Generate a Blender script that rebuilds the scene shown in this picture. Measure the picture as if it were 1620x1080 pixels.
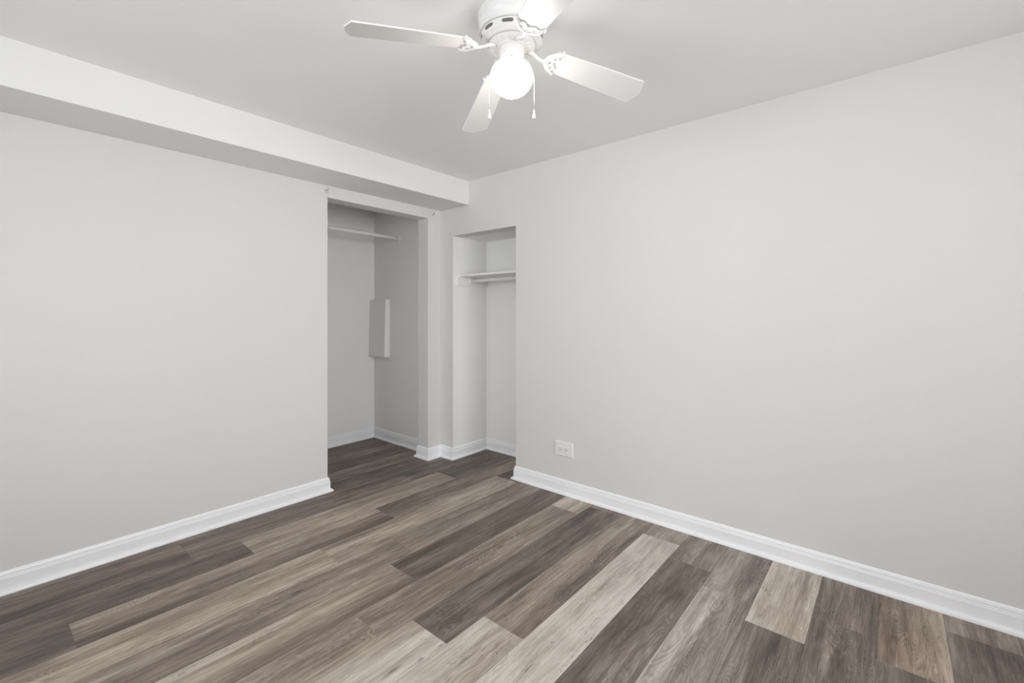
import bpy, bmesh, math, random
from mathutils import Vector, Matrix
random.seed(7)
sc = bpy.context.scene
for o in list(bpy.data.objects): bpy.data.objects.remove(o)
COL = sc.collection
PI = math.pi

# ------------------------------------------------------------ camera
F_PX, CX, HV = 711.0, 810.0, 496.0
TH = math.atan2(601, 711)                  # viewing direction, measured from the normal of the right wall
H = 2.44
CAM = Vector((-2.7228, 0.0, 1.2998))
FW = Vector((math.cos(TH), math.sin(TH), 0)); RT = Vector((math.sin(TH), -math.cos(TH), 0))
cd = bpy.data.cameras.new('camera'); cam = bpy.data.objects.new('camera', cd); COL.objects.link(cam)
cam.location = CAM; cam.rotation_euler = (PI/2, 0, TH - PI/2)
cd.sensor_fit = 'HORIZONTAL'; cd.sensor_width = 36; cd.lens = 36*F_PX/1620
cd.shift_y = -(540-HV)/1620; cd.clip_start = 0.02
sc.camera = cam

# ------------------------------------------------------------ world, daylight, exposure
w = bpy.data.worlds.new('world'); sc.world = w; w.use_nodes = True
bg = w.node_tree.nodes['Background']; bg.inputs[0].default_value = (.80, .88, 1, 1); bg.inputs[1].default_value = 1.5
def area(name, loc, rot, sx, sy, power, col):
    l = bpy.data.lights.new(name, 'AREA'); l.shape = 'RECTANGLE'; l.size = sx; l.size_y = sy
    l.energy = power; l.color = col
    o = bpy.data.objects.new(name, l); COL.objects.link(o); o.location = loc; o.rotation_euler = rot; return o
WIN_S = 84.0
FILL_W = 40.0
GLOBE = 40.0
area('daylight_south', (-1.85, -2.57, 1.50), (PI/2, 0, 0), 2.2, 1.4, WIN_S, (.97, .985, 1))
area('west_fill', (-4.47, 1.4, 1.50), (PI/2, 0, -PI/2), 2.2, 1.4, FILL_W, (.97, .985, 1))  # added fill from the west, lifts the right wall and niche
vs = sc.view_settings
vs.view_transform = 'Standard'; vs.look = 'None'; vs.gamma = 1; vs.use_curve_mapping = False; vs.exposure = 0.18

# ------------------------------------------------------------ materials
def N(nt, t, **kw):
    n = nt.nodes.new(t)
    for k, v in kw.items(): setattr(n, k, v)
    return n
def mat(name, col, rough=.5, bump=0, bscale=200, emis=None, metal=0, spec=.5, detail=3):
    m = bpy.data.materials.new(name); m.use_nodes = True; nt = m.node_tree
    b = nt.nodes['Principled BSDF']
    b.inputs['Base Color'].default_value = (*col, 1); b.inputs['Roughness'].default_value = rough
    b.inputs['Metallic'].default_value = metal; b.inputs['Specular IOR Level'].default_value = spec
    if emis:
        b.inputs['Emission Color'].default_value = (*emis[0], 1); b.inputs['Emission Strength'].default_value = emis[1]
    tc = N(nt, 'ShaderNodeTexCoord'); no = N(nt, 'ShaderNodeTexNoise')
    no.inputs['Scale'].default_value = bscale; no.inputs['Detail'].default_value = detail
    nt.links.new(tc.outputs['Object'], no.inputs['Vector'])
    # faint unevenness of the paint
    mx = N(nt, 'ShaderNodeMix', data_type='RGBA', blend_type='MULTIPLY'); n2 = N(nt, 'ShaderNodeTexNoise')
    n2.inputs['Scale'].default_value = 1.3; n2.inputs['Detail'].default_value = 4
    nt.links.new(tc.outputs['Object'], n2.inputs['Vector'])
    mr = N(nt, 'ShaderNodeMapRange'); mr.inputs['To Min'].default_value = .975; mr.inputs['To Max'].default_value = 1.02
    nt.links.new(n2.outputs['Fac'], mr.inputs['Value'])
    mx.inputs[0].default_value = 1; mx.inputs[6].default_value = (*col, 1)
    nt.links.new(mr.outputs[0], mx.inputs[7]); nt.links.new(mx.outputs[2], b.inputs['Base Color'])
    if bump:
        bp = N(nt, 'ShaderNodeBump'); bp.inputs['Strength'].default_value = bump; bp.inputs['Distance'].default_value = .002
        nt.links.new(no.outputs['Fac'], bp.inputs['Height']); nt.links.new(bp.outputs[0], b.inputs['Normal'])
    return m
M = {}
M['wall'] = mat('wall_paint', (.765, .753, .733), .55, .25, 260)
M['soffit'] = mat('soffit_paint', (.86, .852, .838), .6, .2, 260)
M['closet'] = mat('brightened_recess_paint', (.94, .932, .912), .55, .2, 260)  # wall paint made lighter to lift the dim closet and niche
M['ceil'] = mat('ceiling_paint', (.95, .945, .937), .8, .2, 180)
M['trim'] = mat('trim_paint', (.95, .952, .96), .32, .05, 60)
M['fan'] = mat('fan_white_enamel', (.82, .812, .795), .28, .02, 60)
M['blade'] = mat('fan_blade_laminate', (.84, .835, .82), .42, .03, 90)
M['slot'] = mat('dark_vent_opening', (.16, .14, .12), .7)
M['screw'] = mat('screw_metal', (.55, .53, .50), .35, metal=.8)
M['shelf'] = mat('shelf_paint', (.90, .89, .865), .45, .1, 90)
M['plate'] = mat('outlet_plastic', (.86, .86, .85), .3, 0)
M['dark'] = mat('slot_dark', (.03, .03, .03), .6)
M['globe'] = mat('frosted_globe_glass', (.95, .94, .92), .25, emis=((1, .955, .89), GLOBE))
def shape_globe(m):
    # emission cut toward the collar end so the ceiling above is not overlit
    nt = m.node_tree; b = nt.nodes['Principled BSDF']; tc = N(nt, 'ShaderNodeTexCoord'); sp = N(nt, 'ShaderNodeSeparateXYZ')
    nt.links.new(tc.outputs['Generated'], sp.inputs[0]); mr = N(nt, 'ShaderNodeMapRange')
    mr.inputs['From Min'].default_value = .42; mr.inputs['From Max'].default_value = .66; mr.inputs['To Min'].default_value = GLOBE; mr.inputs['To Max'].default_value = GLOBE*.05
    nt.links.new(sp.outputs[2], mr.inputs[0]); nt.links.new(mr.outputs[0], b.inputs['Emission Strength'])
shape_globe(M['globe'])
M['chain'] = mat('pull_chain_metal', (.74, .73, .70), .3, metal=.4)

def glass():
    m = bpy.data.materials.new('window_glass'); m.use_nodes = True; nt = m.node_tree; nt.nodes.clear()
    o = N(nt, 'ShaderNodeOutputMaterial'); t = N(nt, 'ShaderNodeBsdfTransparent'); g = N(nt, 'ShaderNodeBsdfGlossy')
    g.inputs['Roughness'].default_value = .02; f = N(nt, 'ShaderNodeFresnel'); x = N(nt, 'ShaderNodeMixShader')
    nt.links.new(f.outputs[0], x.inputs[0]); nt.links.new(t.outputs[0], x.inputs[1]); nt.links.new(g.outputs[0], x.inputs[2])
    nt.links.new(x.outputs[0], o.inputs[0]); return m
M['glass'] = glass()

def wood():
    m = bpy.data.materials.new('vinyl_plank_floor'); m.use_nodes = True; nt = m.node_tree; L = nt.links.new
    b = nt.nodes['Principled BSDF']
    at = N(nt, 'ShaderNodeVertexColor', layer_name='tone'); uv = N(nt, 'ShaderNodeUVMap', uv_map='plank')
    sep = N(nt, 'ShaderNodeSeparateColor'); L(at.outputs[0], sep.inputs[0])
    su = N(nt, 'ShaderNodeSeparateXYZ'); L(uv.outputs[0], su.inputs[0])
    def math_(op, a, c=None, d=None):
        n = N(nt, 'ShaderNodeMath', operation=op)
        for i, x in enumerate((a, c, d)):
            if x is None: continue
            if isinstance(x, (int, float)): n.inputs[i].default_value = x
            else: L(x, n.inputs[i])
        return n.outputs[0]
    seed = math_('MULTIPLY', sep.outputs[1], 97.0)
    def coord(sx, sy, zoff=0):
        c = N(nt, 'ShaderNodeCombineXYZ'); L(math_('MULTIPLY', su.outputs[0], sx), c.inputs[0])
        L(math_('MULTIPLY', su.outputs[1], sy), c.inputs[1]); L(math_('ADD', seed, zoff), c.inputs[2]); return c.outputs[0]
    def noise(sx, sy, detail=4, dist=0, zoff=0, rough=.55):
        n = N(nt, 'ShaderNodeTexNoise'); n.inputs['Scale'].default_value = 1; n.inputs['Detail'].default_value = detail
        n.inputs['Distortion'].default_value = dist; n.inputs['Roughness'].default_value = rough
        L(coord(sx, sy, zoff), n.inputs['Vector']); return n.outputs['Fac']
    broad = noise(1.1, 11, 3, .6)                 # broad light and dark streaks along a plank
    mid = noise(3.5, 48, 4, .8, 5)
    fine = noise(9, 300, 4, .2, 9, .7)
    patch = noise(4.5, 9, 3, .5, 13)
    # cathedral figure
    wv = N(nt, 'ShaderNodeTexNoise'); wv.inputs['Scale'].default_value = 1; wv.inputs['Detail'].default_value = 1.5; wv.inputs['Distortion'].default_value = 1.2
    L(coord(2.1, 9, 21), wv.inputs['Vector'])
    rings = math_('SINE', math_('MULTIPLY', wv.outputs['Fac'], 150.0))
    rmask = N(nt, 'ShaderNodeMapRange'); L(noise(1.6, 6, 1, 0, 31), rmask.inputs[0]); rmask.inputs[1].default_value = .46; rmask.inputs[2].default_value = .66
    ring = math_('MULTIPLY', rings, math_('MULTIPLY', rmask.outputs[0], .085))
    t = sep.outputs[0]
    t = math_('ADD', t, math_('MULTIPLY', math_('SUBTRACT', broad, .5), .80))
    t = math_('ADD', t, math_('MULTIPLY', math_('SUBTRACT', mid, .5), .60))
    t = math_('ADD', t, math_('MULTIPLY', math_('SUBTRACT', fine, .5), .66))
    t = math_('ADD', t, math_('MULTIPLY', math_('SUBTRACT', patch, .5), .30))
    t = math_('ADD', t, ring)
    fl = N(nt, 'ShaderNodeMapRange'); L(noise(30, 150, 2, .3, 61), fl.inputs[0]); fl.inputs[1].default_value = .62; fl.inputs[2].default_value = .72
    fm = N(nt, 'ShaderNodeMapRange'); L(noise(2.2, 12, 1, 0, 67), fm.inputs[0]); fm.inputs[1].default_value = .5; fm.inputs[2].default_value = .62
    t = math_('ADD', t, math_('MULTIPLY', math_('MULTIPLY', fl.outputs[0], fm.outputs[0]), .22))
    vo = N(nt, 'ShaderNodeTexVoronoi'); vo.inputs['Scale'].default_value = 1; L(coord(2.1, 9.5, 71), vo.inputs['Vector'])
    vc = N(nt, 'ShaderNodeSeparateColor'); L(vo.outputs['Color'], vc.inputs[0])
    kd = N(nt, 'ShaderNodeMapRange'); L(vo.outputs['Distance'], kd.inputs[0]); kd.inputs[1].default_value = .13; kd.inputs[2].default_value = .02
    kn = math_('MULTIPLY', math_('GREATER_THAN', vc.outputs[0], .62), math_('POWER', kd.outputs[0], 2.0))
    t = math_('SUBTRACT', t, math_('MULTIPLY', kn, .38))
    ramp = N(nt, 'ShaderNodeValToRGB'); L(t, ramp.inputs[0]); cr = ramp.color_ramp
    stops = [(0, (.045, .032, .025)), (.22, (.118, .088, .069)), (.45, (.226, .177, .143)), (.7, (.405, .335, .278)), (1, (.68, .605, .53))]
    cr.elements[0].position = 0; cr.elements[0].color = (*stops[0][1], 1); cr.elements[1].position = 1; cr.elements[1].color = (*stops[-1][1], 1)
    for p, c in stops[1:-1]:
        e = cr.elements.new(p); e.color = (*c, 1)
    hs = N(nt, 'ShaderNodeHueSaturation'); L(ramp.outputs[0], hs.inputs['Color'])
    L(math_('SUBTRACT', 1.05, sep.outputs[2]), hs.inputs['Saturation'])
    # thin dark cracks on some planks, and knots
    cr_n = noise(2.2, 26, 3, 1.6, 41)
    line = math_('LESS_THAN', math_('ABSOLUTE', math_('SUBTRACT', cr_n, .5)), .0065)
    cm = math_('GREATER_THAN', noise(2.6, 7, 1, 0, 47), .56)
    crack = math_('MULTIPLY', math_('MULTIPLY', line, cm), .5)
    # seams between planks
    PWm = .2155
    dv = math_('MINIMUM', su.outputs[1], math_('SUBTRACT', PWm, su.outputs[1]))
    seam_v = math_('LESS_THAN', dv, .0009)
    fr = math_('MULTIPLY', math_('MAXIMUM', seam_v, 0), .6)
    dark = math_('MAXIMUM', crack, fr)
    mx = N(nt, 'ShaderNodeMix', data_type='RGBA'); L(dark, mx.inputs[0]); L(hs.outputs[0], mx.inputs[6]); mx.inputs[7].default_value = (.04, .03, .025, 1)
    L(mx.outputs[2], b.inputs['Base Color'])
    rg = N(nt, 'ShaderNodeMapRange'); L(fine, rg.inputs[0]); rg.inputs['To Min'].default_value = .52; rg.inputs['To Max'].default_value = .38; L(rg.outputs[0], b.inputs['Roughness'])
    b.inputs['Specular IOR Level'].default_value = .4
    bp = N(nt, 'ShaderNodeBump'); bp.inputs['Strength'].default_value = .35; bp.inputs['Distance'].default_value = .0012
    L(math_('SUBTRACT', math_('ADD', fine, math_('MULTIPLY', mid, .5)), math_('MULTIPLY', dark, 1.5)), bp.inputs['Height']); L(bp.outputs[0], b.inputs['Normal'])
    return m
M['wood'] = wood()

# ------------------------------------------------------------ mesh helpers
def obj(name, bm, m, parent=None, smooth=False, bevel=0, seg=2):
    bmesh.ops.recalc_face_normals(bm, faces=bm.faces)
    me = bpy.data.meshes.new(name); bm.to_mesh(me); bm.free()
    o = bpy.data.objects.new(name, me); COL.objects.link(o)
    if m: me.materials.append(M[m])
    if smooth:
        for p in me.polygons: p.use_smooth = True
    if bevel:
        bv = o.modifiers.new('bevel', 'BEVEL'); bv.width = bevel; bv.segments = seg; bv.limit_method = 'ANGLE'; bv.angle_limit = math.radians(35)
    if parent: o.parent = parent
    return o
def box(bm, x0, y0, z0, x1, y1, z1):
    vs_ = [bm.verts.new(p) for p in ((x0,y0,z0),(x1,y0,z0),(x1,y1,z0),(x0,y1,z0),(x0,y0,z1),(x1,y0,z1),(x1,y1,z1),(x0,y1,z1))]
    for f in ((0,3,2,1),(4,5,6,7),(0,1,5,4),(1,2,6,5),(2,3,7,6),(3,0,4,7)): bm.faces.new([vs_[i] for i in f])
    return vs_
def boxes(*bs):
    bm = bmesh.new()
    for b in bs: box(bm, *b)
    return bm
def lathe(bm, prof, n=64, mtx=None, cap0=True, cap1=True):
    rings = []
    for r, z in prof:
        rings.append([bm.verts.new((r*math.cos(2*PI*i/n), r*math.sin(2*PI*i/n), z)) for i in range(n)])
    for a, b in zip(rings, rings[1:]):
        for i in range(n): bm.faces.new((a[i], a[(i+1)%n], b[(i+1)%n], b[i]))
    if cap0: bm.faces.new(rings[0][::-1])
    if cap1: bm.faces.new(rings[-1])
    if mtx: bmesh.ops.transform(bm, matrix=mtx, verts=[v for r in rings for v in r])
def tube(bm, pts, rad, n=10, squash=1.0):
    pts = [Vector(p) for p in pts]; rings = []
    for i, p in enumerate(pts):
        t = (pts[min(i+1, len(pts)-1)] - pts[max(i-1, 0)]).normalized()
        up = Vector((0, 0, 1)) if abs(t.z) < .95 else Vector((1, 0, 0))
        a = t.cross(up).normalized(); b = a.cross(t)
        r = rad[i] if isinstance(rad, (list, tuple)) else rad
        rings.append([bm.verts.new(p + a*r*math.cos(2*PI*k/n) + b*r*squash*math.sin(2*PI*k/n)) for k in range(n)])
    for a, b in zip(rings, rings[1:]):
        for k in range(n): bm.faces.new((a[k], a[(k+1)%n], b[(k+1)%n], b[k]))
    bm.faces.new(rings[0][::-1]); bm.faces.new(rings[-1])
def prism(bm, pts, z0, z1):
    lo = [bm.verts.new((x, y, z0)) for x, y in pts]; hi = [bm.verts.new((x, y, z1)) for x, y in pts]
    n = len(pts); bm.faces.new(lo[::-1]); bm.faces.new(hi)
    for i in range(n): bm.faces.new((lo[i], lo[(i+1)%n], hi[(i+1)%n], hi[i]))
def struct(o): o['kind'] = 'structure'; return o
def thing(name, label, cat, loc=(0,0,0), rot=(0,0,0), group=None):
    o = bpy.data.objects.new(name, None); COL.objects.link(o); o.location = loc; o.rotation_euler = rot
    o['label'] = label; o['category'] = cat
    if group: o['group'] = group
    return o
def tag(o, label, cat, group=None):
    o['label'] = label; o['category'] = cat
    if group: o['group'] = group
    return o

# ------------------------------------------------------------ room shell
YL = 3.155            # face of the left wall
XW, YS = -4.2, -2.3  # faces of the two walls behind the camera
NY0, NY1, NX, NZ = 2.262, 2.997, .44, 1.993   # niche
OX0, OX1, OZ, OY = -1.08, -.147, 2.150, 3.296 # closet opening
CXR, CYB = -.028, 4.19                        # closet right and back faces
CXL = -1.75
struct(obj('wall_right', boxes(
    (0, YS-.15, 0, .12, NY0, H), (0, NY0, NZ, .12, NY1, H), (0, NY1, 0, .006, YL+.02, H)), 'wall', bevel=0))
struct(obj('wall_niche', boxes(
    (NX, NY0-.1, 0, NX+.1, YL, H), (.12, NY0-.10, 0, NX, NY0, H), (.12, NY0, NZ, NX, NY1, H), (.006, NY1, 0, NX, YL, H)), 'closet'))  # lightened paint stands in for light inside the niche
struct(obj('wall_left', boxes(
    (XW-.15, YL, 0, OX0, OY, H), (OX0, YL, OZ, OX1, OY, H), (OX1, YL, 0, 0, OY, H)), 'wall', bevel=.004))
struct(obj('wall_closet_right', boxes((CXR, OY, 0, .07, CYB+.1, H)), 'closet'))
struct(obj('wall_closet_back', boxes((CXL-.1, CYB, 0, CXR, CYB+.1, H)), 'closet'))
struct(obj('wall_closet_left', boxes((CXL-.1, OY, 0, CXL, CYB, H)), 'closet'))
# south and west walls, each with a window opening; the west opening is added for fill
WS = (-3.0, -.7, .75, 2.25); WW = (.25, 2.55, .75, 2.25)
struct(obj('wall_south', boxes((XW-.15, YS-.15, 0, WS[0], YS, H), (WS[1], YS-.15, 0, 0, YS, H), (WS[0], YS-.15, 0, WS[1], YS, WS[2]), (WS[0], YS-.15, WS[3], WS[1], YS, H)), 'wall'))
struct(obj('wall_west', boxes((XW-.15, YS, 0, XW, WW[0], H), (XW-.15, WW[1], 0, XW, YL, H), (XW-.15, WW[0], 0, XW, WW[1], WW[2]), (XW-.15, WW[0], WW[3], XW, WW[1], H)), 'wall'))
struct(obj('ceiling', boxes((XW-.2, YS-.2, H, .6, CYB+.2, H+.12)), 'ceil'))
struct(obj('trim_1', boxes((XW, 2.787, 2.236, 0, YL, H)), 'soffit', bevel=.003))     # boxed soffit along the left wall

def window(name, a0, a1, z0, z1, horizontal_x, face, out):
    def b(p0, p1, q0, q1, r0, r1):   # along, depth, z
        return (p0, q0, r0, p1, q1, r1) if horizontal_x else (q0, p0, r0, q1, p1, r1)
    d = lambda s, e: tuple(sorted((face+out*s, face+out*e)))
    zm = (z0+z1)/2; D = d(.05, .10)
    fr = [b(a0, a1, *D, z0, z0+.045), b(a0, a1, *D, z1-.045, z1), b(a0, a0+.045, *D, z0+.045, z1-.045), b(a1-.045, a1, *D, z0+.045, z1-.045), b(a0+.045, a1-.045, *D, zm-.025, zm+.025)]
    root = struct(obj(name, boxes(*fr), 'trim'))
    G = d(.072, .076)
    obj('pane', boxes(b(a0+.045, a1-.045, *G, z0+.045, zm-.025), b(a0+.045, a1-.045, *G, zm+.025, z1-.045)), 'glass', root)
    S = d(-.03, .05)
    obj('sill', boxes(b(a0, a1, *S, z0, z0+.02)), 'trim', root, bevel=.004)
window('window_1', WS[0], WS[1], WS[2], WS[3], True, YS, -1)
window('added_window_west', WW[0], WW[1], WW[2], WW[3], False, XW, -1)  # unseen window, added to let the west fill in

# ------------------------------------------------------------ floor: planks as printed, one mesh
PW, PY0, PL = .2155, .262, 1.463
def build_floor():
    bm = bmesh.new(); uvl = bm.loops.layers.uv.new('plank'); cl = bm.loops.layers.float_color.new('tone')
    joints = {-3:-.166, -2:-.548, -1:-.41, 0:-.63, 1:-.49, 2:-.347, 3:-.19, 4:-1.324, 5:-1.537, 6:-1.68, 7:-1.35, 8:-1.19, 9:-1.515, 10:-1.02, 11:-.30, 12:-.535, 13:-1.2}
    # tones (far edge, near edge, greyness) for planks counted from the joint: index 0 lies left of it, 1 right of it
    T = {(-3,0):(.36,.32,.2), (-3,1):(.5,.5,.1), (-2,0):(.30,.26,.3), (-2,1):(.34,.78,-.2), (-1,0):(.28,.34,.2), (-1,1):(.40,.42,.1),
         (0,0):(.42,.34,.35), (0,1):(.88,.74,.1), (1,0):(.70,.44,.5), (1,1):(.66,.44,.4), (2,0):(.26,.36,.3), (2,1):(.52,.50,.2),
         (3,0):(.84,.94,.25), (3,1):(.52,.72,.1), (4,0):(.82,.74,.2), (4,1):(.58,.44,.1), (5,0):(.80,.86,.2), (5,1):(.26,.30,.25),  # bright left planks also carry some floor glare in their tone
         (6,0):(.56,.62,.1), (6,1):(.48,.52,.1), (6,2):(.8,.75,.0), (7,0):(.74,.44,.05), (7,1):(.32,.22,.15), (8,0):(.52,.46,.1), (8,1):(.44,.48,.1),
         (9,0):(.64,.72,-.05), (9,1):(.62,.72,0), (9,2):(.20,.25,.1), (10,1):(.34,.50,.05), (10,0):(.66,.26,.0), (10,-1):(.32,.28,.3),
         (11,-1):(.40,.28,.2), (11,0):(.62,.60,-.05), (11,1):(.22,.24,.15), (12,-1):(.44,.22,.05), (12,0):(.26,.46,.1), (12,1):(.22,.30,.2),
         (13,0):(.40,.36,.15), (13,1):(.28,.36,.1), (14,0):(.5,.5,.05), (14,1):(.42,.5,.05), (15,0):(.26,.22,.2), (15,1):(.3,.3,.2), (16,0):(.36,.4,.1), (17,0):(.2,.25,.2)}
    X0, X1 = XW-.15, .5
    for k in range(-12, 19):
        y0 = PY0+PW*k; y1 = y0+PW
        j = joints.get(k, -((k*.577+.2) % 1)*PL)
        i = 1; xs = j
        while xs > X0: xs -= PL; i -= 1
        while xs < X1:
            a, b = max(xs, X0), min(xs+PL, X1)
            if b > a+.001:
                ta = T.get((k, i))
                if ta is None:
                    r = random.Random(k*31+i*7); q = r.choice([.28, .4, .5, .65, .75]); ta = (q+r.uniform(-.1, .1), q+r.uniform(-.1, .1), r.uniform(0, .25))
                sd = random.Random(k*101+i*13).random()
                gap = .0006
                v = [bm.verts.new(p) for p in ((a+gap, y0, 0), (b-gap, y0, 0), (b-gap, y1, 0), (a+gap, y1, 0))]
                f = bm.faces.new(v); uu = [(a-xs, 0), (b-xs, 0), (b-xs, PW), (a-xs, PW)]; tt = [ta[1], ta[1], ta[0], ta[0]]
                for l, q, t_ in zip(f.loops, uu, tt): l[uvl].uv = q; l[cl] = (t_, sd, ta[2]*.6-.04, 1)
            xs += PL; i += 1
    # body beneath
    y0 = PY0+PW*-12; y1 = PY0+PW*19
    box(bm, X0, y0, -.08, X1, y1, -.0012)
    me = bpy.data.meshes.new('floor'); bm.to_mesh(me); bm.free(); me.materials.append(M['wood'])
    o = bpy.data.objects.new('floor', me); COL.objects.link(o); return struct(o)
build_floor()

# ------------------------------------------------------------ baseboards with shoe moulding
PROF = [(0, 0), (.030, 0), (.030, .006), (.0275, .013), (.022, .0175), (.0145, .019), (.0135, .020), (.0135, .070), (.0115, .0745), (.0115, .078), (.0095, .082), (.0095, .089), (.0065, .098), (.003, .1015), (0, .103)]
PATH = [(XW, YS), (0, YS), (0, NY0), (NX, NY0), (NX, NY1), (0, NY1), (0, YL), (OX1, YL), (OX1, OY), (CXR, OY), (CXR, CYB), (CXL, CYB), (CXL, OY), (OX0, OY), (OX0, YL), (XW, YL), (XW, YS)]
def base_run(name, i0, i1):
    bm = bmesh.new(); rings = []; n = len(PATH)-1
    for i in range(i0, i1+1):
        p = Vector(PATH[i]); a = Vector(PATH[(i-1) % n]) if i > 0 else Vector(PATH[n-1]); b = Vector(PATH[(i+1)]) if i < n else Vector(PATH[1])
        d0 = (p-a).normalized(); d1 = (b-p).normalized(); n0 = Vector((-d0.y, d0.x)); n1 = Vector((-d1.y, d1.x))
        m_ = (n0+n1)/(1+n0.dot(n1))
        rings.append([bm.verts.new((p.x+m_.x*d, p.y+m_.y*d, z)) for d, z in PROF])
    for a, b in zip(rings, rings[1:]):
        for k in range(len(PROF)-1): bm.faces.new((a[k], a[k+1], b[k+1], b[k]))
    bm.faces.new(rings[0]); bm.faces.new(rings[-1][::-1])
    return struct(obj(name, bm, 'trim'))
base_run('baseboard_south', 0, 1); base_run('baseboard_right', 1, 2); base_run('baseboard_niche', 2, 5)
base_run('baseboard_corner', 5, 6); base_run('baseboard_closet_jamb', 6, 9); base_run('baseboard_closet_right', 9, 10)
base_run('baseboard_closet_back', 10, 11); base_run('baseboard_closet_left', 11, 14); base_run('baseboard_left', 14, 15); base_run('baseboard_west', 15, 16)

# ------------------------------------------------------------ niche shelf, cleats and rail
SHX = .072
t = thing('closet_shelf', 'white painted shelf across the small open niche, resting on side cleats', 'shelf', (NX, (NY0+NY1)/2, 1.633))
bm = boxes((SHX-NX, -(NY1-NY0)/2, 0, 0, (NY1-NY0)/2, .021)); obj('shelf_board', bm, 'shelf', t, bevel=.002)
obj('side_cleat', boxes((.046-NX, (NY1-NY0)/2-.018, -.080, 0, (NY1-NY0)/2, 0)), 'shelf', t, bevel=.002)
obj('side_cleat', boxes((.046-NX, -(NY1-NY0)/2, -.080, 0, -(NY1-NY0)/2+.018, 0)), 'shelf', t, bevel=.002)
def rod(name, label, cat, p0, p1, r, flange, group=None):
    t = thing(name, label, cat, p0, group=group); p0 = Vector(p0); d = Vector(p1)-p0
    bm = bmesh.new(); tube(bm, [(0,0,0), d*.25, d*.5, d*.75, d], r, 20); obj('rod', bm, 'shelf', t, smooth=True)
    ax = d.normalized().to_track_quat('Z', 'Y').to_matrix().to_4x4()
    for s, c in ((0, Vector((0,0,0))), (1, d)):
        bm = bmesh.new(); mt = Matrix.Translation(c) @ ax @ (Matrix.Rotation(PI, 4, 'X') if s else Matrix.Identity(4))
        lathe(bm, [(flange, 0), (flange, .004), (flange*.82, .007), (r+.0045, .009), (r+.004, .016), (r, .0165)], 28, mt)
        obj('end_socket', bm, 'shelf', t, smooth=False, bevel=0)
    return t
rod('clothes_rod', 'white clothes rod running below the shelf in the small niche', 'rod', (.205, NY0+.0185, 1.604), (.205, NY1-.0185, 1.600), .0150, .021)
rod('clothes_rod', 'white clothes rod high inside the large open closet, below its header', 'rod', (CXL+.0005, 3.745, 2.060), (CXR-.0005, 3.745, 2.045), .0180, .032)

# ------------------------------------------------------------ boxed cover in the closet corner
t = thing('access_box', 'tall narrow white painted box cover in the back corner of the large closet', 'cover', (CXR, CYB, .86))
bm = bmesh.new()
def tap(bm, y0, y1, z0, z1, pt, pb, back=0):
    v = box(bm, -1, y0, z0, -back, y1, z1)
    for q in v:
        if q.co.x < -.5: q.co.x = -(pb+(pt-pb)*(q.co.z/.58))
tap(bm, -.287, -.002, 0, .568, .053, .068); obj('cover_body', bm, 'closet', t, bevel=.0025)
bm = bmesh.new(); tap(bm, -.290, -.002, .568, .584, .056, .056); obj('cover_lip', bm, 'closet', t, bevel=.0015)

# ------------------------------------------------------------ curtain rod brackets on the closet header
def bracket(x, z, label, s):
    t = thing('curtain_bracket', label, 'bracket', (x, YL, z), group='old curtain rod brackets beside the closet opening')
    bm = boxes((-.013, -.003, -.020, .013, -.0002, .022)); obj('mounting_plate', bm, 'plate', t, bevel=.001)
    bm = bmesh.new(); tube(bm, [(0, -.002, .006), (s*.004, -.016, .006), (s*.010, -.028, .004), (s*.012, -.034, .010), (s*.012, -.034, .020)], .0032, 8); obj('hook', bm, 'screw', t, smooth=True)
    bm = bmesh.new(); tube(bm, [(s*.008, -.002, -.012), (s*.010, -.014, -.006), (s*.008, -.024, .003)], .0022, 8); obj('brace', bm, 'screw', t, smooth=True)
    for zz in (-.013, .016):
        bm = bmesh.new(); lathe(bm, [(.0032, -.0036), (.0032, -.0045), (.001, -.0052)], 12, Matrix.Rotation(-PI/2, 4, 'X') @ Matrix.Rotation(0, 4, 'X'))
        bmesh.ops.transform(bm, matrix=Matrix.Translation((-s*.006, 0, zz)) @ Matrix.Rotation(PI, 4, 'Z') @ Matrix.Rotation(0, 4, 'X'), verts=bm.verts)
        for v in bm.verts: v.co.y = -abs(v.co.y)
        obj('screw', bm, 'screw', t)
bracket(-1.107, 2.190, 'small white curtain rod bracket above the left corner of the closet opening', 1)
bracket(-.094, 2.186, 'small white curtain rod bracket at the right corner of the closet opening', -1)

# ------------------------------------------------------------ power outlet (plate set sideways)
t = thing('power_outlet', 'white duplex power outlet set sideways low on the right wall', 'outlet', (0, 1.809, .323))
bm = bmesh.new(); v = box(bm, -.008, -.079, -.0535, -.0002, .079, .0535)
for q in v:
    if q.co.x < -.004: q.co.y *= .93; q.co.z *= .90
obj('cover_plate', bm, 'plate', t, bevel=.002)
for yy in (.026, -.022):
    bm = bmesh.new(); pts = []
    for i in range(32):
        a = 2*PI*i/32; y = .0195*math.cos(a); z = .0195*math.sin(a); pts.append((max(-.0165, min(.0165, y)), z))
    lo = [bm.verts.new((-.0078, yy+p[0], -.004+p[1])) for p in pts]; hi = [bm.verts.new((-.0105, yy+p[0]*.96, -.004+p[1]*.96)) for p in pts]
    bm.faces.new(hi); bm.faces.new(lo[::-1])
    for i in range(32): bm.faces.new((lo[i], lo[(i+1)%32], hi[(i+1)%32], hi[i]))
    r = obj('receptacle', bm, 'plate', t)
    for (dy, dz, sy, sz) in ((.004, .0075, .0055, .0018), (.004, -.0075, .0050, .0018), (-.0095, 0, .0026, .0030)):
        obj('slot', boxes((-.0108, yy+dy-sy, -.004+dz-sz, -.0100, yy+dy+sy, -.004+dz+sz)), 'dark', r)
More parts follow.
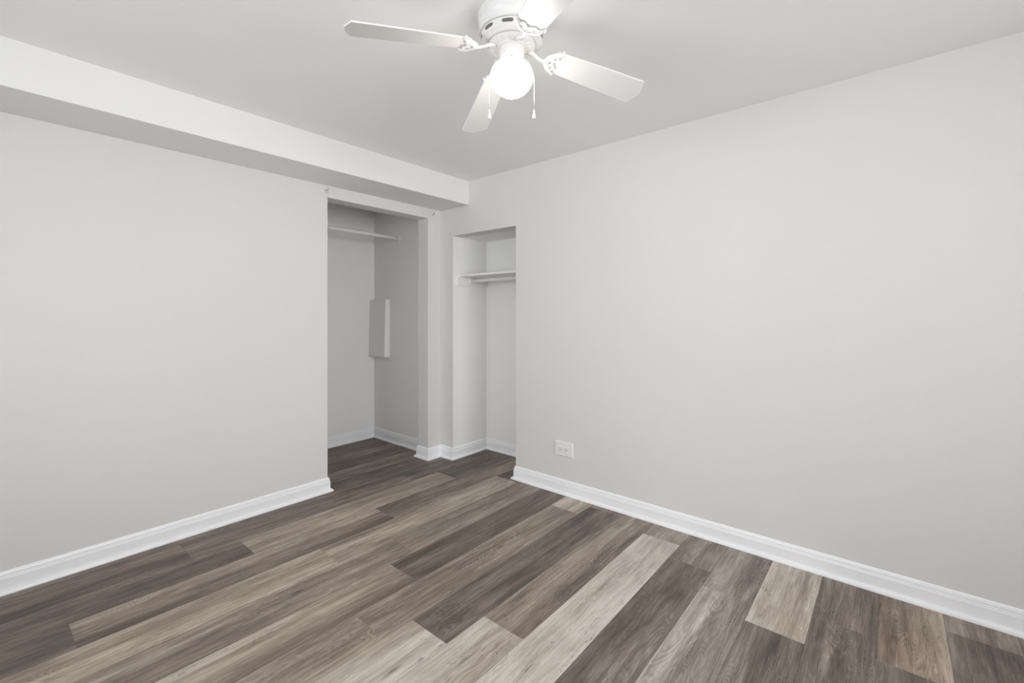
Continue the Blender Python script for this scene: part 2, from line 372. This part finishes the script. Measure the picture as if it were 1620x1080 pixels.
bm = bmesh.new(); lathe(bm, [(.003, 0), (.003, .0012), (.0015, .0018)], 14, Matrix.Translation((-.0078, .002, -.004)) @ Matrix.Rotation(-PI/2, 4, 'Y')); obj('screw', bm, 'plate', t)

# ------------------------------------------------------------ ceiling fan
fc = CAM + FW*1.72 + RT*(-.001); FANC = Vector((fc.x, fc.y, 0))
WA = -49.8   # from the camera-facing angle to the world angle
fan = thing('ceiling_fan', 'white four-blade ceiling fan with glowing globe light and two pull chains', 'ceiling fan', (FANC.x, FANC.y, H))
Z = lambda z: z-H
bm = bmesh.new()
prof = [(.126, 2.4398), (.129, 2.432), (.129, 2.424), (.125, 2.419), (.125, 2.414), (.128, 2.409), (.128, 2.404), (.1235, 2.399), (.1215, 2.376), (.1245, 2.373), (.1255, 2.368), (.1235, 2.363),
        (.1165, 2.361), (.1135, 2.339), (.1165, 2.337), (.1165, 2.333), (.1120, 2.331), (.107, 2.330), (.106, 2.328), (.101, 2.326), (.094, 2.326)]
lathe(bm, [(r, Z(z)) for r, z in prof], 96); hs = obj('motor_housing', bm, 'fan', fan, smooth=True)
md = hs.modifiers.new('edges', 'EDGE_SPLIT'); md.split_angle = math.radians(38)
for i in range(9):   # elongated vents round the housing
    a0 = 2*PI*(i+.32)/9; bm = bmesh.new(); n = 10; da = .19
    lo, hi = [], []
    for j in range(n+1):
        u = -1+2*j/n; a = a0+u*da; hh = .0056*math.sqrt(max(0, 1-abs(u)**6))+.0006
        for zz, lst in ((2.350-hh, lo), (2.350+hh, hi)):
            rr = .1135+(zz-2.339)/(.022)*.003+.0004; lst.append(bm.verts.new((rr*math.cos(a), rr*math.sin(a), Z(zz))))
    for j in range(n): bm.faces.new((lo[j], lo[j+1], hi[j+1], hi[j]))
    sl = obj('vent_slot', bm, 'slot', fan); so = sl.modifiers.new('s', 'SOLIDIFY'); so.thickness = .0012; so.offset = 0
bm = bmesh.new(); lathe(bm, [(.088, Z(2.3262)), (.090, Z(2.324)), (.090, Z(2.318)), (.086, Z(2.315)), (.060, Z(2.3145)), (.058, Z(2.310)), (.052, Z(2.3095))], 64); 
fl = obj('flywheel', bm, 'fan', fan, smooth=True); fl.modifiers.new('e', 'EDGE_SPLIT').split_angle = math.radians(35)
bm = bmesh.new()   # ribs on the underside
for i in range(24):
    a = 2*PI*i/24; bb = bmesh.new(); box(bb, .062, -.0016, Z(2.3115), .082, .0016, Z(2.316)); bmesh.ops.rotate(bb, cent=(0,0,0), matrix=Matrix.Rotation(a, 3, 'Z'), verts=bb.verts)
    me_ = bpy.data.meshes.new('t'); bb.to_mesh(me_); bb.free(); bm.from_mesh(me_); bpy.data.meshes.remove(me_)
obj('cooling_ribs', bm, 'fan', fl)
bm = bmesh.new(); lathe(bm, [(.048, Z(2.3096)), (.0475, Z(2.272)), (.0455, Z(2.2715)), (.0455, Z(2.262)), (.050, Z(2.260)), (.052, Z(2.256)), (.052, Z(2.2515)), (.046, Z(2.250))], 48)
ft = obj('light_fitter', bm, 'fan', fan, smooth=True); ft.modifiers.new('e', 'EDGE_SPLIT').split_angle = math.radians(35)
for a in (TH+PI, TH+PI+2.1, TH+PI-2.1):
    bm = bmesh.new(); lathe(bm, [(.0035, 0), (.0035, .006), (.002, .0075)], 12, Matrix.Translation((.051*math.cos(a), .051*math.sin(a), Z(2.2545))) @ Vector((math.cos(a), math.sin(a), 0)).to_track_quat('Z', 'Y').to_matrix().to_4x4())
    obj('thumb_screw', bm, 'screw', ft)
GR, GZ = .0815, 2.2075
bm = bmesh.new(); pr = [(.043, Z(2.262)), (.043, Z(2.2560))]
for i in range(1, 26):
    th = math.radians(32+(180-32-1)*i/25); pr.append((GR*math.sin(th), Z(GZ)+GR*(.95 if th > PI/2 else .78)*math.cos(th)))
lathe(bm, pr, 64); obj('globe_shade', bm, 'globe', fan, smooth=True)

def iron(bm):
    # arm rising from the flywheel to the blade
    tube(bm, [(.068, 0, Z(2.3135)), (.082, 0, Z(2.3125)), (.096, .003, Z(2.306)), (.112, .004, Z(2.297)), (.128, .002, Z(2.2915)), (.144, 0, Z(2.291)), (.156, 0, Z(2.291))], [.012, .011, .009, .0075, .0080, .0095, .008], 14, .65)
def plate_pts():
    out = [(.136, 0), (.139, .016), (.148, .032), (.162, .045), (.180, .053), (.198, .056)]
    inn = [(.200, .050), (.190, .043), (.184, .034), (.190, .027), (.192, .018), (.182, .010), (.176, 0)]
    up = out+inn; return up+[(x, -y) for x, y in up[::-1][1:-1]]
for az, zt, dr in ((19.6, 2.236, -.012), (109.5, 2.218, 0), (200.6, 2.262, .014), (290, 2.25, 0)):
    pitch = -12
    rz = math.radians(az+WA); zr = 2.300
    tilt = math.atan2(zr-zt, .59-.17)
    bm = bmesh.new(); iron(bm)
    # three bolts at the hub
    ir = obj('blade_iron', bm, 'fan', fan, smooth=True); ir.rotation_euler = (0, 0, rz)
    PM = Matrix.Translation((.15, 0, Z(zr))) @ Matrix.Rotation(tilt, 4, 'Y') @ Matrix.Rotation(math.radians(pitch), 4, 'X') @ Matrix.Translation((-.15, 0, 0))
    bm = bmesh.new(); prism(bm, plate_pts(), -.0105, -.0035)
    bmesh.ops.transform(bm, matrix=PM, verts=bm.verts); obj('scroll_plate', bm, 'fan', ir, bevel=.0022, seg=3)
    bm = bmesh.new()  # raised scroll ridge on the plate
    for s in (1, -1):
        tube(bm, [(.150, s*.004, -.0115), (.156, s*.018, -.0125), (.168, s*.033, -.0125), (.184, s*.044, -.012), (.196, s*.051, -.011)], [.003, .0042, .0045, .004, .003], 8)
    bmesh.ops.transform(bm, matrix=PM, verts=bm.verts); obj('scroll_ridge', bm, 'fan', ir, smooth=True)
    for px_, py_ in ((.160, 0), (.172, .022), (.172, -.022)):
        bm = bmesh.new(); lathe(bm, [(.0038, -.0103), (.0038, -.0118), (.002, -.0128)], 12, Matrix.Translation((px_, py_, 0))); bmesh.ops.transform(bm, matrix=PM, verts=bm.verts); obj('screw', bm, 'screw', ir)
    for s in (1, -1):   # horn clips round the blade corners
        bm = boxes((.190, s*.056-.003, -.0105, .199, s*.056+.003, .006)); bmesh.ops.transform(bm, matrix=PM, verts=bm.verts); obj('corner_clip', bm, 'fan', ir, bevel=.001)
    # blade
    r0, r1 = .166, .590+dr
    w0, w1 = .052, .066
    pts = [(r0, -.036), (r0+.012, -w0), (.40, -(w0+w1)/2-.002), (r1-.022, -w1), (r1-.003, -.022), (r1, -.014), (r1, .014), (r1-.003, .022), (r1-.022, w1), (.40, (w0+w1)/2+.002), (r0+.012, w0), (r0, .036)]
    bm = bmesh.new(); prism(bm, pts, -.003, .003); bmesh.ops.transform(bm, matrix=PM, verts=bm.verts)
    bl = obj('blade', bm, 'blade', fan, bevel=.0012); bl.rotation_euler = (0, 0, rz)
# pull chains draped over the globe
def pull(lat, s):
    d = RT*lat/abs(lat)
    P = lambda l, dep, z: tuple(Vector((0,0,0)) + RT*l + FW*dep + Vector((0,0,Z(z))))
    s = 1 if lat > 0 else -1
    pts = [P(s*.047, -.012, 2.270), P(s*.060, -.014, 2.262), P(s*.075, -.016, 2.232), P(s*.0815, -.018, 2.205), P(s*.0850, -.018, 2.185), P(s*.0850, -.018, 2.14), P(s*.0850, -.018, 2.071)]
    bm = bmesh.new(); tube(bm, pts, .0009, 8); c = obj('pull_chain', bm, 'chain', fan, smooth=True)
    bm = bmesh.new(); lathe(bm, [(.0012, .036), (.0024, .033), (.0034, .024), (.0056, .012), (.0064, .006), (.0058, .002), (.003, 0)], 20, Matrix.Translation(P(s*.0850, -.018, 2.036)))
    obj('pull_fob', bm, 'fan', c, smooth=True)
pull(-.09, -1); pull(.09, 1)

# ------------------------------------------------------------ tiny crumb on the floor
bm = bmesh.new(); bmesh.ops.create_icosphere(bm, subdivisions=2, radius=.004)
for v in bm.verts: v.co *= random.uniform(.7, 1.15); v.co.z = v.co.z*.5+.002
o = obj('paint_chip', bm, 'plate'); o.location = (-.053, .785, 0); tag(o, 'tiny white paint chip on the floor beside the right baseboard', 'debris')
